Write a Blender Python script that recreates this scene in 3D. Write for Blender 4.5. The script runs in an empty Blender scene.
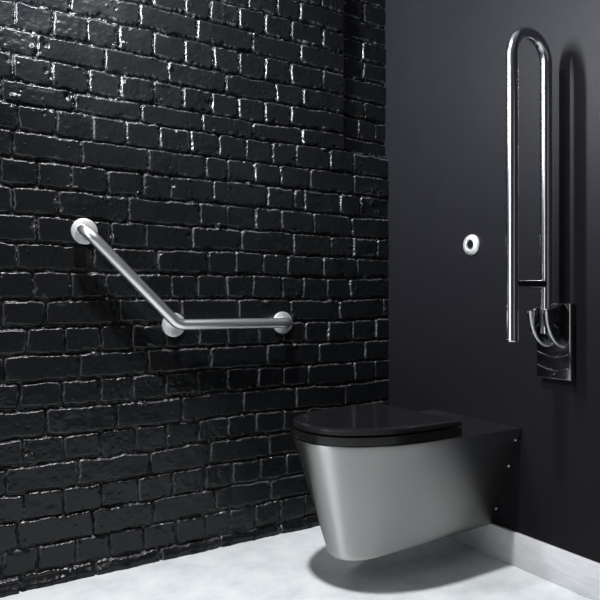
import bpy, bmesh, math, random
import numpy as np
from mathutils import Vector, Matrix

random.seed(7)
S = bpy.context.scene
COL = S.collection
PI = math.pi

# ---------------------------------------------------------------- camera
CAM_POS = (-1.5535, -1.8775, 0.785)
cam_d = bpy.data.cameras.new('camera')
cam = bpy.data.objects.new('camera', cam_d)
COL.objects.link(cam)
cam_d.sensor_width = 36.0
cam_d.lens = 36.0 * 645.0 / 600.0
cam_d.clip_start = 0.05
cam.location = CAM_POS
cam.rotation_euler = (PI / 2, 0, -(PI / 2 - math.radians(58.2)))
S.camera = cam

# ---------------------------------------------------------------- world, lights, exposure
w = bpy.data.worlds.new('world')
S.world = w
w.use_nodes = True
w.node_tree.nodes['Background'].inputs[0].default_value = (0.9, 0.95, 1.0, 1)
w.node_tree.nodes['Background'].inputs[1].default_value = 0.012

S.view_settings.view_transform = 'Standard'
S.view_settings.look = 'None'
S.view_settings.gamma = 1.0
S.view_settings.exposure = 0.0
S.view_settings.use_curve_mapping = False


def area(name, loc, target, sx, sy, power, color, shape='RECTANGLE', spread=180):
    l = bpy.data.lights.new(name, 'AREA')
    l.shape = shape
    l.size = sx
    l.size_y = sy
    l.energy = power
    l.color = color
    l.spread = math.radians(spread)
    o = bpy.data.objects.new(name, l)
    COL.objects.link(o)
    o.location = loc
    v = Vector(target) - Vector(loc)
    o.rotation_euler = v.to_track_quat('-Z', 'Y').to_euler()
    return o


# round ceiling spot over the room, just in front of the pan
area('ceiling_spot_light', (-1.12, -0.72, 2.44), (-1.02, -0.66, 0.0), 0.12, 0.12, 33, (0.98, 0.98, 1.0), 'DISK', 115)
# strip lamp high at the left against the brick wall
area('strip_light', (-1.55, -0.277, 1.93), (0.0, -0.12, 1.93), 0.06, 0.70, 50, (0.90, 0.94, 1.0), spread=122)
# unseen area lights added at left and behind, for reflections in the steel
area('left_fill_light', (-2.69, -0.80, 1.30), (0.0, -0.80, 1.30), 1.0, 2.0, 14, (0.95, 0.97, 1.0))
area('rear_fill_light', (-0.72, -2.985, 1.10), (-0.72, 0.0, 1.10), 0.55, 1.9, 0.8, (1.0, 0.98, 0.95))


# ---------------------------------------------------------------- helpers
def link(name, me, mat=None, parent=None, smooth=True):
    o = bpy.data.objects.new(name, me)
    COL.objects.link(o)
    if mat is not None:
        me.materials.append(mat)
    if parent is not None:
        o.parent = parent
        o.matrix_parent_inverse = Matrix.Translation(parent.location).inverted()
    if smooth:
        me.polygons.foreach_set('use_smooth', [True] * len(me.polygons))
    return o


def from_bm(name, bm, mat=None, parent=None, smooth=True, angle=35):
    bmesh.ops.recalc_face_normals(bm, faces=bm.faces)
    if smooth:
        for e in bm.edges:
            if len(e.link_faces) == 2:
                e.smooth = e.calc_face_angle(0) < math.radians(angle)
    me = bpy.data.meshes.new(name)
    bm.to_mesh(me)
    bm.free()
    return link(name, me, mat, parent, smooth)


def empty(name, loc, label, cat):
    o = bpy.data.objects.new(name, None)
    o.empty_display_size = 0.05
    o.location = loc
    COL.objects.link(o)
    o['label'] = label
    o['category'] = cat
    return o


def struct(o):
    o['kind'] = 'structure'
    return o


def add_box(bm, x0, x1, y0, y1, z0, z1, bevel=0.0, seg=3):
    vs = [bm.verts.new((x, y, z)) for x in (x0, x1) for y in (y0, y1) for z in (z0, z1)]
    fs = [(0, 1, 3, 2), (4, 6, 7, 5), (0, 4, 5, 1), (2, 3, 7, 6), (0, 2, 6, 4), (1, 5, 7, 3)]
    faces = [bm.faces.new([vs[i] for i in q]) for q in fs]
    if bevel:
        es = list({e for q in faces for e in q.edges})
        bmesh.ops.bevel(bm, geom=es, offset=bevel, segments=seg, affect='EDGES', profile=0.5)


def add_prism(bm, outline, axis, a0, a1, bevel=0.0, seg=3):
    """outline: 2-D loop; extruded along axis 'y' (outline in x,z) or 'z' (outline in x,y)."""
    def P(p, a):
        return (p[0], a, p[1]) if axis == 'y' else (p[0], p[1], a)
    lo = [bm.verts.new(P(p, a0)) for p in outline]
    hi = [bm.verts.new(P(p, a1)) for p in outline]
    n = len(outline)
    f0 = bm.faces.new(lo)
    f1 = bm.faces.new(hi)
    for i in range(n):
        bm.faces.new((lo[i], lo[(i + 1) % n], hi[(i + 1) % n], hi[i]))
    if bevel:
        es = list(f0.edges) + list(f1.edges)
        bmesh.ops.bevel(bm, geom=es, offset=bevel, segments=seg, affect='EDGES', profile=0.5)


def add_tube(bm, pts, r, n=28, caps=True):
    pts = [Vector(p) for p in pts]
    T = []
    for i in range(len(pts)):
        a = pts[max(i - 1, 0)]
        b = pts[min(i + 1, len(pts) - 1)]
        T.append((b - a).normalized())
    up = Vector((0, 0, 1)) if abs(T[0].z) < 0.9 else Vector((0, 1, 0))
    N = (up - T[0] * up.dot(T[0])).normalized()
    rings = []
    for i, p in enumerate(pts):
        N = (N - T[i] * N.dot(T[i])).normalized()
        B = T[i].cross(N)
        rings.append([bm.verts.new(p + r * (math.cos(t) * N + math.sin(t) * B))
                      for t in [2 * PI * k / n for k in range(n)]])
    for a, b in zip(rings, rings[1:]):
        for k in range(n):
            bm.faces.new((a[k], a[(k + 1) % n], b[(k + 1) % n], b[k]))
    if caps:
        bm.faces.new(rings[0])
        bm.faces.new(rings[-1])


def add_lathe(bm, prof, origin, axis, n=48):
    """prof: list of (radius, distance along axis)."""
    ax = Vector(axis).normalized()
    u = ax.orthogonal().normalized()
    v = ax.cross(u)
    o = Vector(origin)
    rings = []
    for r, h in prof:
        if r < 1e-6:
            rings.append([bm.verts.new(o + ax * h)])
        else:
            rings.append([bm.verts.new(o + ax * h + r * (math.cos(t) * u + math.sin(t) * v))
                          for t in [2 * PI * k / n for k in range(n)]])
    for a, b in zip(rings, rings[1:]):
        for k in range(n):
            if len(a) == 1 and len(b) == 1:
                continue
            if len(a) == 1:
                bm.faces.new((a[0], b[(k + 1) % n], b[k]))
            elif len(b) == 1:
                bm.faces.new((a[k], a[(k + 1) % n], b[0]))
            else:
                bm.faces.new((a[k], a[(k + 1) % n], b[(k + 1) % n], b[k]))


def fillet(pts, radii, seg=14):
    """polyline with rounded corners"""
    P = [Vector(p) for p in pts]
    out = [P[0]]
    for i in range(1, len(P) - 1):
        a = (P[i - 1] - P[i]).normalized()
        b = (P[i + 1] - P[i]).normalized()
        ang = a.angle(b)
        r = radii[i - 1]
        d = r / math.tan(ang / 2)
        c = P[i] + (a + b).normalized() * (r / math.sin(ang / 2))
        s0 = P[i] + a * d - c
        s1 = P[i] + b * d - c
        tot = s0.angle(s1)
        for k in range(seg + 1):
            t = k / seg
            q = (s0 * math.sin((1 - t) * tot) + s1 * math.sin(t * tot)) / math.sin(tot)
            out.append(c + q)
    out.append(P[-1])
    return out


# ---------------------------------------------------------------- materials
def mat(name, base, rough=0.5, metal=0.0, coat=0.0, spec=0.5):
    m = bpy.data.materials.new(name)
    m.use_nodes = True
    b = m.node_tree.nodes['Principled BSDF']
    b.inputs['Base Color'].default_value = (*base, 1)
    b.inputs['Roughness'].default_value = rough
    b.inputs['Metallic'].default_value = metal
    b.inputs['Coat Weight'].default_value = coat
    b.inputs['Coat Roughness'].default_value = 0.08
    b.inputs['Specular IOR Level'].default_value = spec
    return m


def node(m, t, **kw):
    n = m.node_tree.nodes.new(t)
    for k, v in kw.items():
        if hasattr(n, k):
            setattr(n, k, v)
        else:
            n.inputs[k].default_value = v
    return n


def wire(m, a, b):
    m.node_tree.links.new(a, b)


def noise(m, scale, detail=6, rough=0.6, stretch=(1, 1, 1)):
    tc = node(m, 'ShaderNodeTexCoord')
    mp = node(m, 'ShaderNodeMapping')
    mp.inputs['Scale'].default_value = stretch
    nz = node(m, 'ShaderNodeTexNoise')
    nz.inputs['Scale'].default_value = scale
    nz.inputs['Detail'].default_value = detail
    nz.inputs['Roughness'].default_value = rough
    wire(m, tc.outputs['Object'], mp.inputs['Vector'])
    wire(m, mp.outputs['Vector'], nz.inputs['Vector'])
    return nz.outputs['Fac']


def ramp(m, fac, stops):
    r = node(m, 'ShaderNodeValToRGB')
    el = r.color_ramp.elements
    while len(el) < len(stops):
        el.new(0.5)
    for e, (p, c) in zip(el, stops):
        e.position = p
        e.color = (*c, 1) if len(c) == 3 else c
    wire(m, fac, r.inputs['Fac'])
    return r.outputs['Color']


def bump(m, fac, strength, dist):
    bn = node(m, 'ShaderNodeBump')
    bn.inputs['Strength'].default_value = strength
    bn.inputs['Distance'].default_value = dist
    wire(m, fac, bn.inputs['Height'])
    wire(m, bn.outputs['Normal'], m.node_tree.nodes['Principled BSDF'].inputs['Normal'])


def g(v, b=1.0):
    return (v, v * (1 + (b - 1) * 0.5), v * b)


# black painted brick: satin paint, a little dust in speckles
M_BRICK = mat('black_painted_brick', g(0.012), 0.36, spec=0.32)
_b = M_BRICK.node_tree.nodes['Principled BSDF']
_c = ramp(M_BRICK, noise(M_BRICK, 55, 8, 0.7), [(0.0, g(0.0036, 1.2)), (0.62, g(0.0049, 1.2)), (0.80, g(0.014, 1.0))])
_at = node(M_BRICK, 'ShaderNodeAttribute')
_at.attribute_name = 'edge_glint'                       # paler grey along the brick arrises, painted in as their glints
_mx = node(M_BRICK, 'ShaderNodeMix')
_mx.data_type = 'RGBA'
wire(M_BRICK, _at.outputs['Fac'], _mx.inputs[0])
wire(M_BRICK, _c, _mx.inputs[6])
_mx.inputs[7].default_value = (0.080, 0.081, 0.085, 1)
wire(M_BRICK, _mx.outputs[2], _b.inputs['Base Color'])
wire(M_BRICK, ramp(M_BRICK, noise(M_BRICK, 9, 5), [(0.3, g(0.20)), (0.7, g(0.33))]), _b.inputs['Roughness'])
bump(M_BRICK, noise(M_BRICK, 120, 8, 0.65), 0.3, 0.002)

M_PANEL = mat('charcoal_wall_panel', (0.01, 0.01, 0.012), 0.42, 0, 0, 0.12)
_b = M_PANEL.node_tree.nodes['Principled BSDF']
wire(M_PANEL, ramp(M_PANEL, noise(M_PANEL, 3.0, 5), [(0.3, (0.0060, 0.0060, 0.0076)), (0.7, (0.0070, 0.0070, 0.0087))]), _b.inputs['Base Color'])
wire(M_PANEL, ramp(M_PANEL, noise(M_PANEL, 12, 8, 0.7), [(0.3, g(0.42)), (0.7, g(0.48))]), _b.inputs['Roughness'])

M_FLOOR = mat('polished_concrete', (0.6, 0.62, 0.63), 0.5)
_b = M_FLOOR.node_tree.nodes['Principled BSDF']
wire(M_FLOOR, ramp(M_FLOOR, noise(M_FLOOR, 9, 10, 0.68), [(0.30, (0.47, 0.50, 0.51)), (0.55, (0.60, 0.63, 0.635)), (0.75, (0.68, 0.70, 0.70))]), _b.inputs['Base Color'])
bump(M_FLOOR, noise(M_FLOOR, 70, 8), 0.15, 0.002)

M_SKIRT = mat('pale_skirting', (0.62, 0.62, 0.63), 0.4)
_b = M_SKIRT.node_tree.nodes['Principled BSDF']
wire(M_SKIRT, ramp(M_SKIRT, noise(M_SKIRT, 12, 6, 0.6, (1, 1, 6)), [(0.3, (0.52, 0.52, 0.53)), (0.7, (0.64, 0.64, 0.65))]), _b.inputs['Base Color'])

M_ROOM = mat('grey_room_paint', (0.10, 0.10, 0.11), 0.7)
M_CEIL = mat('ceiling_paint', (0.25, 0.25, 0.26), 0.8)


def steel(name, base, rough, stretch, scale=60, amp=0.06):
    m = mat(name, base, rough, 1.0)
    b = m.node_tree.nodes['Principled BSDF']
    wire(m, ramp(m, noise(m, scale, 4, 0.6, stretch), [(0.3, g(rough - amp)), (0.7, g(rough + amp))]), b.inputs['Roughness'])
    return m


M_PAN = steel('brushed_stainless_steel', (0.56, 0.56, 0.545), 0.48, (1, 1, 0.004), 60, 0.012)
_b = M_PAN.node_tree.nodes['Principled BSDF']      # grain runs round the pan
_b.inputs['Anisotropic'].default_value = 0.95
_b.inputs['Anisotropic Rotation'].default_value = 0.25
_t = node(M_PAN, 'ShaderNodeTangent')
_t.direction_type = 'RADIAL'
_t.axis = 'Z'
wire(M_PAN, _t.outputs[0], _b.inputs['Tangent'])
M_DECK = mat('dark_steel_deck', (0.22, 0.22, 0.22), 0.30, 1.0)
M_TUBE = steel('satin_stainless_steel', (0.88, 0.88, 0.88), 0.33, (1, 1, 1), 90, 0.01)
M_POLISH = mat('polished_stainless_steel', (0.78, 0.78, 0.79), 0.17, 1.0)
M_HINGE = mat('dark_polished_steel', (0.30, 0.30, 0.31), 0.10, 1.0)
M_FLANGE = mat('matt_stainless_flange', (0.85, 0.85, 0.85), 0.42, 0.85)
M_SEAT = mat('glossy_black_plastic', (0.008, 0.008, 0.0085), 0.18, 0, 0.5)
M_RUBBER = mat('black_rubber', (0.008, 0.008, 0.008), 0.5)
M_BLACK = mat('gloss_black_enamel', (0.006, 0.006, 0.007), 0.12, 0, 0.5)

# ---------------------------------------------------------------- structure: floor, ceiling, walls
bm = bmesh.new()
add_box(bm, -2.75, 0.05, -3.05, 0.06, -0.06, 0.0)
struct(from_bm('floor', bm, M_FLOOR, smooth=False))
bm = bmesh.new()
add_box(bm, -2.75, 0.05, -3.05, 0.06, 2.5, 2.56)
struct(from_bm('ceiling', bm, M_CEIL, smooth=False))
bm = bmesh.new()
add_box(bm, 0.0, 0.05, -3.05, 0.06, 0.0, 2.5)
struct(from_bm('wall_right', bm, M_PANEL, smooth=False))
bm = bmesh.new()
add_box(bm, -2.75, 0.0, -3.05, -3.0, 0.0, 2.5)
struct(from_bm('wall_back', bm, M_ROOM, smooth=False))
bm = bmesh.new()
add_box(bm, -2.75, -2.70, -3.0, 0.06, 0.0, 2.5)
struct(from_bm('wall_front', bm, M_ROOM, smooth=False))
bm = bmesh.new()
add_box(bm, -0.014, 0.0, -3.0, -0.012, 0.0, 0.098, 0.002, 2)
struct(from_bm('baseboard_right', bm, M_SKIRT))

# the brick wall: every course at its height and every head joint at its place (metres from the corner)
COURSES = [
    (1.8769, [-0.682, -0.537, -0.299, -0.2, -0.105]),
    (1.8053, [-0.978, -0.88, -0.784, -0.685, -0.585, -0.48, -0.393, -0.2]),
    (1.7338, [-1.278, -1.189, -1.096, -1.002, -0.908, -0.807, -0.723, -0.622, -0.526, -0.425, -0.295, -0.2, -0.11]),
    (1.66, [-1.328, -1.146, -0.95, -0.767, -0.574, -0.385, -0.2, -0.105]),
    (1.5885, [-1.293, -1.196, -1.102, -1.011, -0.908, -0.807, -0.713, -0.622, -0.526, -0.427, -0.295, -0.2]),
    (1.5116, [-1.239, -1.051, -0.861, -0.668, -0.482, -0.377, -0.2, -0.101]),
    (1.4431, [-1.298, -1.198, -1.098, -1.008, -0.905, -0.813, -0.715, -0.622, -0.526, -0.427, -0.2, -0.128, -0.054]),
    (1.3708, [-1.325, -1.135, -0.944, -0.747, -0.574, -0.381, -0.2]),
    (1.3121, [-1.283, -1.186, -1.085, -0.99, -0.887, -0.789, -0.692, -0.596, -0.495, -0.405, -0.265, -0.16]),
    (1.2368, [-1.298, -1.117, -0.922, -0.74, -0.661, -0.565, -0.468, -0.349, -0.16]),
    (1.1615, [-1.328, -1.235, -1.142, -1.045, -0.939, -0.852, -0.71, -0.518, -0.413, -0.373, -0.222, -0.133]),
    (1.0862, [-1.296, -1.181, -0.984, -0.757, -0.664, -0.563, -0.465, -0.332, -0.169]),
    (1.0109, [-1.235, -1.088, -1.034, -0.933, -0.784, -0.614, -0.417, -0.261, -0.164, -0.054]),
    (0.9356, [-1.286, -1.088, -0.896, -0.73, -0.632, -0.533, -0.441, -0.295, -0.146]),
    (0.8603, [-1.246, -1.148, -1.048, -0.954, -0.852, -0.764, -0.668, -0.571, -0.461, -0.377, -0.278, -0.18]),
    (0.785, [-1.325, -1.212, -1.012, -0.821, -0.623, -0.425, -0.226, -0.026]),
    (0.7097, [-1.261, -1.163, -1.064, -0.972, -0.871, -0.764, -0.664, -0.552, -0.461, -0.365, -0.273, -0.169, -0.064]),
    (0.6344, [-1.32, -1.125, -0.924, -0.723, -0.518, -0.311, -0.11]),
    (0.5591, [-1.28, -1.17, -1.067, -0.969, -0.871, -0.764, -0.664, -0.552, -0.457, -0.357, -0.16, -0.064]),
    (0.4838, [-1.212, -1.019, -0.818, -0.607, -0.405, -0.2]),
    (0.4085, [-1.271, -1.166, -1.063, -0.96, -0.865, -0.764, -0.661, -0.561, -0.457, -0.357, -0.252, -0.146]),
    (0.3332, [-1.314, -1.124, -0.918, -0.72, -0.511, -0.311, -0.11]),
    (0.2579, [-1.268, -1.166, -1.061, -0.954, -0.846, -0.742, -0.645, -0.545, -0.445, -0.34, -0.23]),
    (0.1826, [-1.286, -1.085, -0.908, -0.703, -0.503, -0.307, -0.105]),
    (0.1073, [-1.323, -1.233, -1.132, -1.037, -0.936, -0.834, -0.74, -0.654, -0.563, -0.468, -0.369]),
    (0.032, [-1.278, -1.08, -0.887, -0.689, -0.468, -0.222]),
]


def vnoise(shape, cell, seed, octaves=1, step=1.0, aniso=(1, 1)):
    """smooth value noise on the wall grid, about -1..1; cell in metres"""
    rng = np.random.default_rng(seed)
    out = np.zeros(shape)
    amp, tot = 1.0, 0.0
    for o in range(octaves):
        cz = max(cell * aniso[0] / step / 2 ** o, 1.0)
        cx = max(cell * aniso[1] / step / 2 ** o, 1.0)
        nz, nx = int(shape[0] / cz) + 3, int(shape[1] / cx) + 3
        G = rng.uniform(-1, 1, (nz, nx))
        zi = np.arange(shape[0]) / cz
        xi = np.arange(shape[1]) / cx
        z0, x0 = zi.astype(int), xi.astype(int)
        fz, fx = zi - z0, xi - x0
        fz = (fz * fz * (3 - 2 * fz))[:, None]
        fx = (fx * fx * (3 - 2 * fx))[None, :]
        a = G[z0][:, x0]
        b = G[z0][:, x0 + 1]
        c = G[z0 + 1][:, x0]
        d = G[z0 + 1][:, x0 + 1]
        out += amp * ((a * (1 - fx) + b * fx) * (1 - fz) + (c * (1 - fx) + d * fx) * fz)
        tot += amp
        amp *= 0.55
    return out / tot * 1.6


def brick_wall():
    step = 0.0022
    X0, X1, Z0, Z1 = -2.70, 0.0, 0.0, 2.50
    nx, nz = int((X1 - X0) / step) + 1, int((Z1 - Z0) / step) + 1
    xs = np.linspace(X0, X1, nx)
    zs = np.linspace(Z0, Z1, nz)
    sh = (nz, nx)
    N = lambda cell, seed, o=1, an=(1, 1): vnoise(sh, cell, seed, o, step, an)
    wx = xs[None, :] + 0.0032 * N(0.03, 1, 4)
    wz = zs[:, None] + 0.0034 * N(0.032, 2, 4, (0.8, 1.3)) + 0.0035 * N(0.35, 3)
    rng = np.random.default_rng(11)
    fill = 0.5 + 0.5 * N(0.16, 4, 2)                      # how full the joints are
    h = 0.0005 + 0.0045 * np.clip(fill, 0, 1) + 0.0021 * N(0.018, 5, 3) + 0.0011 * N(0.006, 6, 2)
    surf = 0.0006 * N(0.05, 7, 2) + 0.00035 * N(0.011, 8, 3)
    fine = N(0.009, 9, 2)
    edge_glint = np.zeros(sh)
    glint_noise = np.clip(0.55 + 0.9 * N(0.035, 16, 4), 0, 1)  # breaks up the painted edge glints
    tops = [c[0] for c in COURSES]
    courses = list(COURSES)
    z = tops[0] + 0.0735
    k = 0
    while z < Z1 + 0.08:                                   # courses above the photograph
        wd = 0.1 if k % 2 == 0 else 0.2
        courses.insert(0, (z, [round(-2.8 + wd * i + 0.03 * k, 3) for i in range(int(2.8 / wd))]))
        z += 0.0735
        k += 1
    for ci, (zt, joints) in enumerate(courses):
        zb = courses[ci + 1][0] if ci + 1 < len(courses) else -0.05
        zb += 0.0085 + rng.uniform(0, 0.0045)
        js = list(joints)
        wd = js[2] - js[1] if len(js) > 2 else 0.2
        hdr = abs(wd) < 0.13
        a = js[0]
        while a > X0 - 0.1:                                # on to the left, out of the picture
            a -= (0.1 if hdr else 0.2) + rng.uniform(-0.006, 0.006)
            js.insert(0, a)
        js = js + [0.04]
        for x0, x1 in zip(js, js[1:]):
            jl, jr = rng.uniform(0.002, 0.005), rng.uniform(0.002, 0.005)
            a, b = x0 + jl, x1 - jr
            if b - a < 0.012:
                continue
            i0, i1 = np.searchsorted(xs, (a - 0.02, b + 0.02))
            q0, q1 = np.searchsorted(zs, (zb - 0.02, zt + 0.02))
            if i1 <= i0 or q1 <= q0:
                continue
            sl = (slice(q0, q1), slice(i0, i1))
            cx, cz = (a + b) / 2, (zb + zt) / 2
            rad = rng.uniform(0.003, 0.011)
            px, pz = wx[sl] - cx, wz[sl] - cz
            rot = rng.normal(0, 0.006)
            px, pz = px + rot * pz, pz - rot * px
            qx = np.abs(px) - ((b - a) / 2 - rad)
            qz = np.abs(pz) - ((zt - zb) / 2 - rad)
            d = rad - np.hypot(np.maximum(qx, 0), np.maximum(qz, 0)) - np.minimum(np.maximum(qx, qz), 0)
            d = d + 0.0012 * fine[sl]
            soft = rng.uniform(0.0035, 0.0075)
            t = np.clip((d + 0.002) / soft, 0, 1)
            top = 0.0125 + rng.normal(0, 0.0016)
            hb = top * (1 - (1 - t) ** 2.4)
            tilt = rng.normal(0, 0.012, 2)
            hb = hb + (t > 0) * t * (np.clip(tilt[0] * px, -0.0016, 0.0016) + tilt[1] * pz + surf[sl] * rng.uniform(0.5, 2.2))
            for c in range(rng.integers(0, 4)):            # chips out of the edges
                ex = rng.uniform(-1, 1) * (b - a) / 2
                ez = rng.choice((-1, 1)) * (zt - zb) / 2
                if rng.random() < 0.4:
                    ex = math.copysign((b - a) / 2, ex)
                    ez *= rng.uniform(-1, 1)
                cr = rng.uniform(0.003, 0.011)
                dd = np.hypot((px - ex) * rng.uniform(0.5, 1.2), pz - ez) + 0.0018 * fine[sl]
                hb = hb - rng.uniform(0.003, 0.008) * np.clip(1 - dd / cr, 0, 1) ** 0.7 * t
            for c in range(rng.integers(0, 3)):            # pimples and pits in the paint
                ex, ez = rng.uniform(-1, 1) * (b - a) / 2.3, rng.uniform(-1, 1) * (zt - zb) / 2.5
                dd = np.hypot(px - ex, pz - ez)
                hb = hb + rng.choice((-0.002, 0.0018)) * np.clip(1 - dd / rng.uniform(0.003, 0.006), 0, 1) ** 0.6 * t
            edge_glint[sl] = np.maximum(edge_glint[sl], glint_noise[sl] * np.exp(-((t - 0.52) / 0.24) ** 2) * (t < 0.999))  # pale glint painted round every brick edge
            h[sl] = np.where(t > 0, np.maximum(h[sl] * (1 - t * t), hb), h[sl])
    # mortar snots bulging out of some joints
    for c in range(480):
        mx = rng.uniform(X0, X1)
        ci = rng.integers(0, len(courses) - 1)
        mz = courses[ci][0] + rng.uniform(-0.002, 0.010)
        r = rng.uniform(0.004, 0.011)
        i0, i1 = np.searchsorted(xs, (mx - 0.03, mx + 0.03))
        q0, q1 = np.searchsorted(zs, (mz - 0.03, mz + 0.03))
        if i1 <= i0 or q1 <= q0:
            continue
        sl = (slice(q0, q1), slice(i0, i1))
        dd = np.hypot((wx[sl] - mx) * rng.uniform(0.35, 1), wz[sl] - mz) + 0.002 * fine[sl]
        h[sl] = h[sl] + rng.uniform(0.003, 0.008) * np.clip(1 - dd / r, 0, 1) ** 0.6
    for mx, mz, r, dep in [(-1.233, 1.507, 0.014, 0.008),
            (-1.243, 1.472, 0.01, 0.006),
            (-1.212, 1.49, 0.01, -0.006),
            (-1.293, 1.328, 0.012, 0.006),
            (-1.154, 1.356, 0.01, -0.01),
            (-1.132, 1.354, 0.01, 0.007),
            (-0.757, 1.441, 0.006, 0.006),
            (-1.238, 0.976, 0.012, 0.007),
            (-1.263, 0.373, 0.012, -0.009),
            (-1.251, 0.36, 0.007, 0.006),
            (-1.054, 1.073, 0.01, 0.004),
            (-0.078, 1.142, 0.012, 0.007),
            (-0.124, 1.135, 0.01, 0.006),
            (-0.05, 1.111, 0.01, 0.006),
            (-0.195, 1.079, 0.008, -0.006),
            (-0.855, 1.491, 0.009, 0.005),
            (-1.025, 0.965, 0.01, 0.006),
            (-1.186, 1.049, 0.009, 0.006),
            (-0.682, 0.237, 0.014, 0.003),
            (-0.703, 0.208, 0.01, 0.005),
            (-1.148, 0.022, 0.014, 0.006),
            (-0.849, 0.23, 0.01, 0.006)]:          # larger lumps and holes
        dd = np.hypot((wx - mx) * 0.8, wz - mz) + 0.003 * fine
        h += dep * np.clip(1 - dd / r, 0, 1) ** 0.6 * (0.6 + 0.6 * np.abs(fine))
    # rough patch of mortar by the corner
    dd = np.hypot((wx + 0.055) / 0.075, (wz - 1.175) / 0.034)
    h += 0.006 * np.clip(1.2 - dd, 0, 1) * (0.4 + np.abs(N(0.012, 21, 3)))
    # mortar fillet along the floor
    t = np.clip((0.030 + 0.006 * N(0.12, 12, 3) - zs[:, None]) / 0.014, 0, 1)
    h = h + t * (0.010 + 0.003 * N(0.03, 13, 3))
    h = np.clip(h, -0.002, 0.03)
    y = 0.0115 - h
    # the upper right corner is set back behind a straight joint
    sx = np.clip((xs[None, :] + 0.2 + 0.002 * N(0.03, 14, 2)) / 0.006, 0, 1)
    sz = np.clip((zs[:, None] - 1.318 + 0.002 * N(0.03, 15, 2)) / 0.006, 0, 1)
    y = y + 0.017 * sx * sz
    co = np.empty((nz, nx, 3), dtype=np.float32)
    co[..., 0] = xs[None, :]
    co[..., 1] = y
    co[..., 2] = zs[:, None]
    idx = np.arange(nz * nx, dtype=np.int32).reshape(nz, nx)
    quads = np.stack([idx[:-1, :-1], idx[:-1, 1:], idx[1:, 1:], idx[1:, :-1]], -1).reshape(-1, 4)
    me = bpy.data.meshes.new('wall_left')
    me.vertices.add(nz * nx)
    me.vertices.foreach_set('co', co.ravel())
    nf = len(quads)
    me.loops.add(nf * 4)
    me.loops.foreach_set('vertex_index', quads.ravel())
    me.polygons.add(nf)
    me.polygons.foreach_set('loop_start', np.arange(0, nf * 4, 4, dtype=np.int32))
    me.update(calc_edges=True)
    at = me.attributes.new('edge_glint', 'FLOAT', 'POINT')
    at.data.foreach_set('value', edge_glint.astype(np.float32).ravel())
    me.materials.append(M_BRICK)
    me.polygons.foreach_set('use_smooth', np.ones(nf, dtype=bool))
    o = bpy.data.objects.new('wall_left', me)
    COL.objects.link(o)
    return struct(o)


brick_wall()

# ---------------------------------------------------------------- wall-hung steel toilet
CY = -0.425


def d_outline(xf, xr, hw, L, n=2.3, seg=40, rear=1):
    """D-shaped loop in plan: straight sides from the rear, superelliptic nose."""
    pts = []
    xs = xf + L
    for k in range(seg + 1):
        a = -PI / 2 + PI * k / seg
        c, s = math.cos(a), math.sin(a)
        px = xs - L * abs(c) ** (2 / n)
        py = CY + math.copysign(hw * abs(s) ** (2 / n), s)
        pts.append((px, py))
    m = 12
    for k in range(1, m + 1):
        pts.append((xs + (xr - xs) * k / m, CY + hw))
    for k in range(m, 0, -1):
        pts.append((xs + (xr - xs) * k / m, CY - hw))
    return pts


T = empty('wall_hung_toilet', (0, CY, 0.09), 'wall-hung brushed stainless steel toilet pan with black seat and lid, hung on the charcoal wall', 'toilet')
bm = bmesh.new()
levels = []
ZB, ZT = 0.090, 0.410


def pan_ring(u, grow=0.0):
    hw = 0.074 + (0.186 - 0.074) * u + grow
    xf = -0.548 + (-0.650 + 0.548) * u - grow
    L = 0.105 + (0.300 - 0.105) * u
    return d_outline(xf, -0.0015, hw, L, 2.15)


prof = [(-0.0, 0.008, -0.014), (0.0, 0.003, -0.006), (0.0, 0.0, 0.0)]
rings = []
for dz, gr in ((0.0, -0.016), (0.002, -0.008), (0.006, -0.003), (0.013, 0.0)):
    u = dz / (ZT - ZB)
    rings.append((ZB + dz, pan_ring(u, gr)))
for k in range(1, 25):
    u = 0.04 + (0.955 - 0.04) * k / 24
    rings.append((ZB + u * (ZT - ZB), pan_ring(u)))
rings.append((ZT - 0.0025, pan_ring(0.99, 0.0)))
rings.append((ZT - 0.0006, pan_ring(1.0, -0.0012)))
rings.append((ZT, pan_ring(1.0, -0.003)))
vr = [[bm.verts.new((x, y, z + 0.022 * x * (ZT - z) / (ZT - ZB))) for x, y in pts] for z, pts in rings]
n = len(vr[0])
for a, b in zip(vr, vr[1:]):
    for k in range(n):
        bm.faces.new((a[k], a[(k + 1) % n], b[(k + 1) % n], b[k]))
bm.faces.new(vr[0])
deck = bm.faces.new(vr[-1])
deck.material_index = 1
bmesh.ops.translate(bm, verts=bm.verts, vec=(0.36, -CY, -0.25))
pan = from_bm('pan', bm, M_PAN, T, angle=40)
pan.data.materials.append(M_DECK)
pan.location = (-0.36, CY, 0.25)

bm = bmesh.new()      # thin rubber buffer line between rim and seat
add_prism(bm, d_outline(-0.636, -0.262, 0.176, 0.29, 2.25), 'z', 0.4098, 0.4135)
from_bm('seat_buffer', bm, M_RUBBER, T)

bm = bmesh.new()      # seat: a ring with an opening
out_ = d_outline(-0.648, -0.245, 0.184, 0.29, 2.3)
inn_ = d_outline(-0.620, -0.330, 0.115, 0.20, 2.2)
lo = [[bm.verts.new((x, y, z)) for x, y in p] for p, z in ((inn_, 0.4135), (out_, 0.4135), (out_, 0.4345), (inn_, 0.4345))]
for a, b in zip(lo, lo[1:] + lo[:1]):
    for k in range(len(a)):
        bm.faces.new((a[k], a[(k + 1) % n], b[(k + 1) % n], b[k]))
bm.edges.ensure_lookup_table()
es = [e for e in bm.edges if e.calc_face_angle(0) > 1.0 and abs(e.verts[0].co.z - e.verts[1].co.z) < 1e-5]
bmesh.ops.bevel(bm, geom=es, offset=0.006, segments=4, affect='EDGES', profile=0.5)
from_bm('seat', bm, M_SEAT, T)

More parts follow.
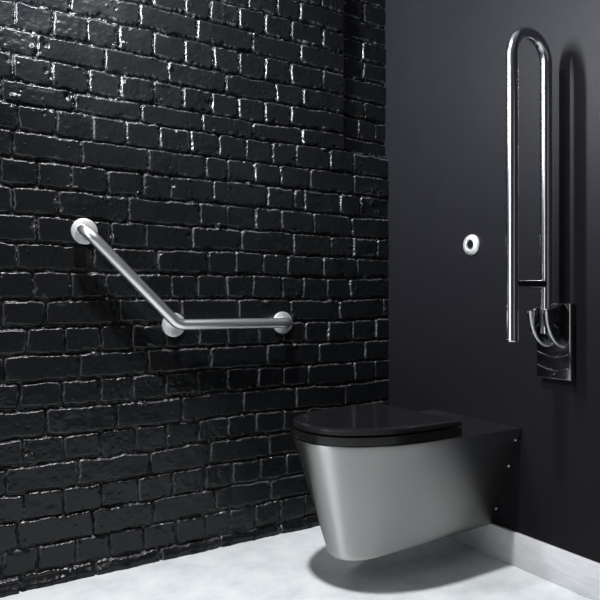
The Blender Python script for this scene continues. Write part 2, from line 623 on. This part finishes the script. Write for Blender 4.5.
bm = bmesh.new()      # lid: slab with softened edge, slightly dished top
def lid_ring(g_):
    return d_outline(-0.647 - g_, -0.243 + g_, 0.181 + g_, 0.29, 2.35)
prof = [(-0.010, 0.4375), (-0.002, 0.438), (0.0, 0.4405), (0.0, 0.4485), (-0.0025, 0.4530), (-0.007, 0.4555), (-0.014, 0.4562), (-0.020, 0.4553), (-0.032, 0.4545)]
vr = [[bm.verts.new((x, y, z)) for x, y in lid_ring(g_)] for g_, z in prof]
for a, b in zip(vr, vr[1:]):
    for k in range(len(a)):
        bm.faces.new((a[k], a[(k + 1) % len(a)], b[(k + 1) % len(a)], b[k]))
bm.faces.new(vr[0])
bm.faces.new(vr[-1])
from_bm('lid', bm, M_SEAT, T, angle=30)

for sy in (-1, 1):    # seat hinges on the deck behind the lid
    bm = bmesh.new()
    yy = CY + sy * 0.075
    add_lathe(bm, [(0.0, -0.022), (0.009, -0.022), (0.0105, -0.020), (0.0105, 0.020), (0.009, 0.022), (0.0, 0.022)], (-0.235, yy, 0.4275), (0, 1, 0), 20)
    add_lathe(bm, [(0.0, 0.0), (0.015, 0.0), (0.015, 0.006), (0.008, 0.009), (0.008, 0.016), (0, 0.016)], (-0.235, yy, 0.4098), (0, 0, 1), 20)
    from_bm('seat_hinge', bm, M_SEAT, T)

# three small fixing screws near the wall on the visible flank
ny, nz_ = -(ZT - ZB), -(0.186 - 0.074)
ln = math.hypot(ny, nz_)
nrm = (0, ny / ln, nz_ / ln)
for sx, sz in ((-0.0115, 0.3726), (-0.0073, 0.289), (-0.006, 0.1477)):
    u = (sz - ZB) / (ZT - ZB)
    hw = 0.074 + (0.186 - 0.074) * u
    bm = bmesh.new()
    add_lathe(bm, [(0.0042, -0.001), (0.0042, 0.0008), (0.003, 0.0022), (0.0, 0.0026)], (sx, CY - hw, sz), nrm, 16)
    s = from_bm('fixing_screw', bm, M_FLANGE, T)
    s['label'] = 'small bright screw head'

# ---------------------------------------------------------------- angled grab bar on the brick wall
G = empty('angled_grab_bar', (-0.853, 0.0, 0.71), 'angled satin steel grab bar on three round flanges on the black brick wall', 'grab bar')
S1, S2, S3 = (-1.1105, 0.979), (-0.845, 0.709), (-0.461, 0.7085)
SO = -0.066
R_T = 0.0160
path = [(S1[0] - 0.008, -0.008, S1[1] + 0.002), (S1[0] - 0.016, SO, S1[1] + 0.004), (-0.8545, SO, 0.7115), (S3[0], SO, S3[1] + 0.002), (S3[0], -0.008, S3[1])]
bm = bmesh.new()
add_tube(bm, fillet(path, (0.040, 0.050, 0.040)), R_T, 32)
from_bm('handrail', bm, M_TUBE, G)
bm = bmesh.new()
add_tube(bm, [(S2[0] + 0.001, -0.010, S2[1]), (S2[0] - 0.007, SO + 0.006, S2[1] + 0.006)], 0.011, 24)
from_bm('support_post', bm, M_TUBE, G)
for sx, sz in (S1, S2, S3):
    bm = bmesh.new()
    add_lathe(bm, [(0.0, 0.0), (0.0365, 0.0), (0.0372, 0.002), (0.0372, 0.007), (0.0360, 0.0095), (0.0335, 0.0105), (0.020, 0.0115), (0.0, 0.0115)], (sx, 0.0005, sz), (0, -1, 0), 56)
    from_bm('flange', bm, M_FLANGE, G)

# ---------------------------------------------------------------- folded-up hinged support rail
YR = -0.7355
H_ = empty('hinged_support_rail', (0, YR, 0.566), 'polished hinged support rail folded upright on the charcoal wall at right', 'grab rail')
XO, XI = -0.1925, -0.0557
RB = (XI - XO) / 2
ZA = 1.497 - RB
pts = [(XO, YR, 0.683), (XO, YR, 0.9), (XO, YR, 1.2)]
for k in range(25):
    a = PI - PI * k / 24
    pts.append(((XO + XI) / 2 + RB * math.cos(a), YR, ZA + RB * math.sin(a)))
pts += [(XI, YR, 1.2), (XI, YR, 0.9), (XI, YR, 0.694)]
bm = bmesh.new()
add_tube(bm, pts, R_T, 36)
from_bm('looped_tube', bm, M_POLISH, H_)
bm = bmesh.new()
add_lathe(bm, [(0.0, 0.0), (0.0155, 0.0), (0.0165, -0.0015), (0.0165, -0.006), (0.0155, -0.0075), (0, -0.0075)], (XO, YR, 0.684), (0, 0, 1), 32)
from_bm('end_cap', bm, M_POLISH, H_)
bm = bmesh.new()
add_tube(bm, [(XO + 0.012, YR, 0.828), (XI - 0.012, YR, 0.828)], 0.0115, 24)
from_bm('cross_bar', bm, M_BLACK, H_)

bm = bmesh.new()
add_box(bm, -0.022, -0.0005, -0.788, -0.677, 0.566, 0.777, 0.004, 3)
wp = from_bm('wall_plate', bm, M_HINGE, H_)
bm = bmesh.new()
for zc in (0.640, 0.603):
    arc = [(-0.0225, -0.782 + 0.099 * k / 16, zc - 0.012 * math.sin(PI * k / 16)) for k in range(17)]
    add_tube(bm, arc, 0.0026, 10)
rd = from_bm('moulded_ridge', bm, M_HINGE, wp)


def cheek(y0, y1):
    o = []
    cx, cz, rx, rz = -0.018, 0.755, 0.076, 0.097
    for k in range(25):
        a = PI + (PI / 2) * k / 24
        o.append((cx + rx * math.cos(a), cz + rz * math.sin(a)))
    o += [(cx, cz + 0.020), (cx - 0.012, cz + 0.020), (cx - rx + 0.004, cz + 0.003)]
    b = bmesh.new()
    add_prism(b, o, 'y', y0, y1, 0.0025, 3)
    return b


for y0, y1 in ((-0.717, -0.703), (-0.768, -0.754)):
    from_bm('hinge_cheek', cheek(y0, y1), M_HINGE, H_)
    # bright rim following the curved front of the cheek
    cx, cz, rx, rz = -0.018, 0.755, 0.076, 0.097
    bm = bmesh.new()
    add_tube(bm, [(cx + rx * math.cos(PI + PI / 2 * k / 24), y0 + 0.0015, cz + rz * math.sin(PI + PI / 2 * k / 24)) for k in range(25)], 0.0036, 12)
    r_ = from_bm('cheek_rim', bm, M_FLANGE, H_)
bm = bmesh.new()
add_lathe(bm, [(0, -0.036), (0.009, -0.036), (0.011, -0.034), (0.011, 0.034), (0.009, 0.036), (0, 0.036)], (XI, YR, 0.722), (0, 1, 0), 24)
from_bm('hinge_pin', bm, M_BLACK, H_)

# ---------------------------------------------------------------- flush button
B = empty('flush_button', (0, -0.415, 0.961), 'round steel flush button with a dark centre on the charcoal wall above the toilet', 'flush button')
bm = bmesh.new()
add_lathe(bm, [(0.0, 0.0), (0.0335, 0.0), (0.0340, 0.002), (0.0325, 0.006), (0.0265, 0.0105), (0.0190, 0.0125), (0.0165, 0.012), (0.0150, 0.009), (0.0145, 0.003), (0.0, 0.003)], (0.0, -0.415, 0.961), (-1, 0, 0), 56)
from_bm('button_ring', bm, M_FLANGE, B)
bm = bmesh.new()
add_lathe(bm, [(0.0, 0.002), (0.0144, 0.002), (0.0144, 0.0055), (0.012, 0.0075), (0.0, 0.0050)], (0.0, -0.415, 0.961), (-1, 0, 0), 40)
from_bm('push_centre', bm, M_BLACK, B)
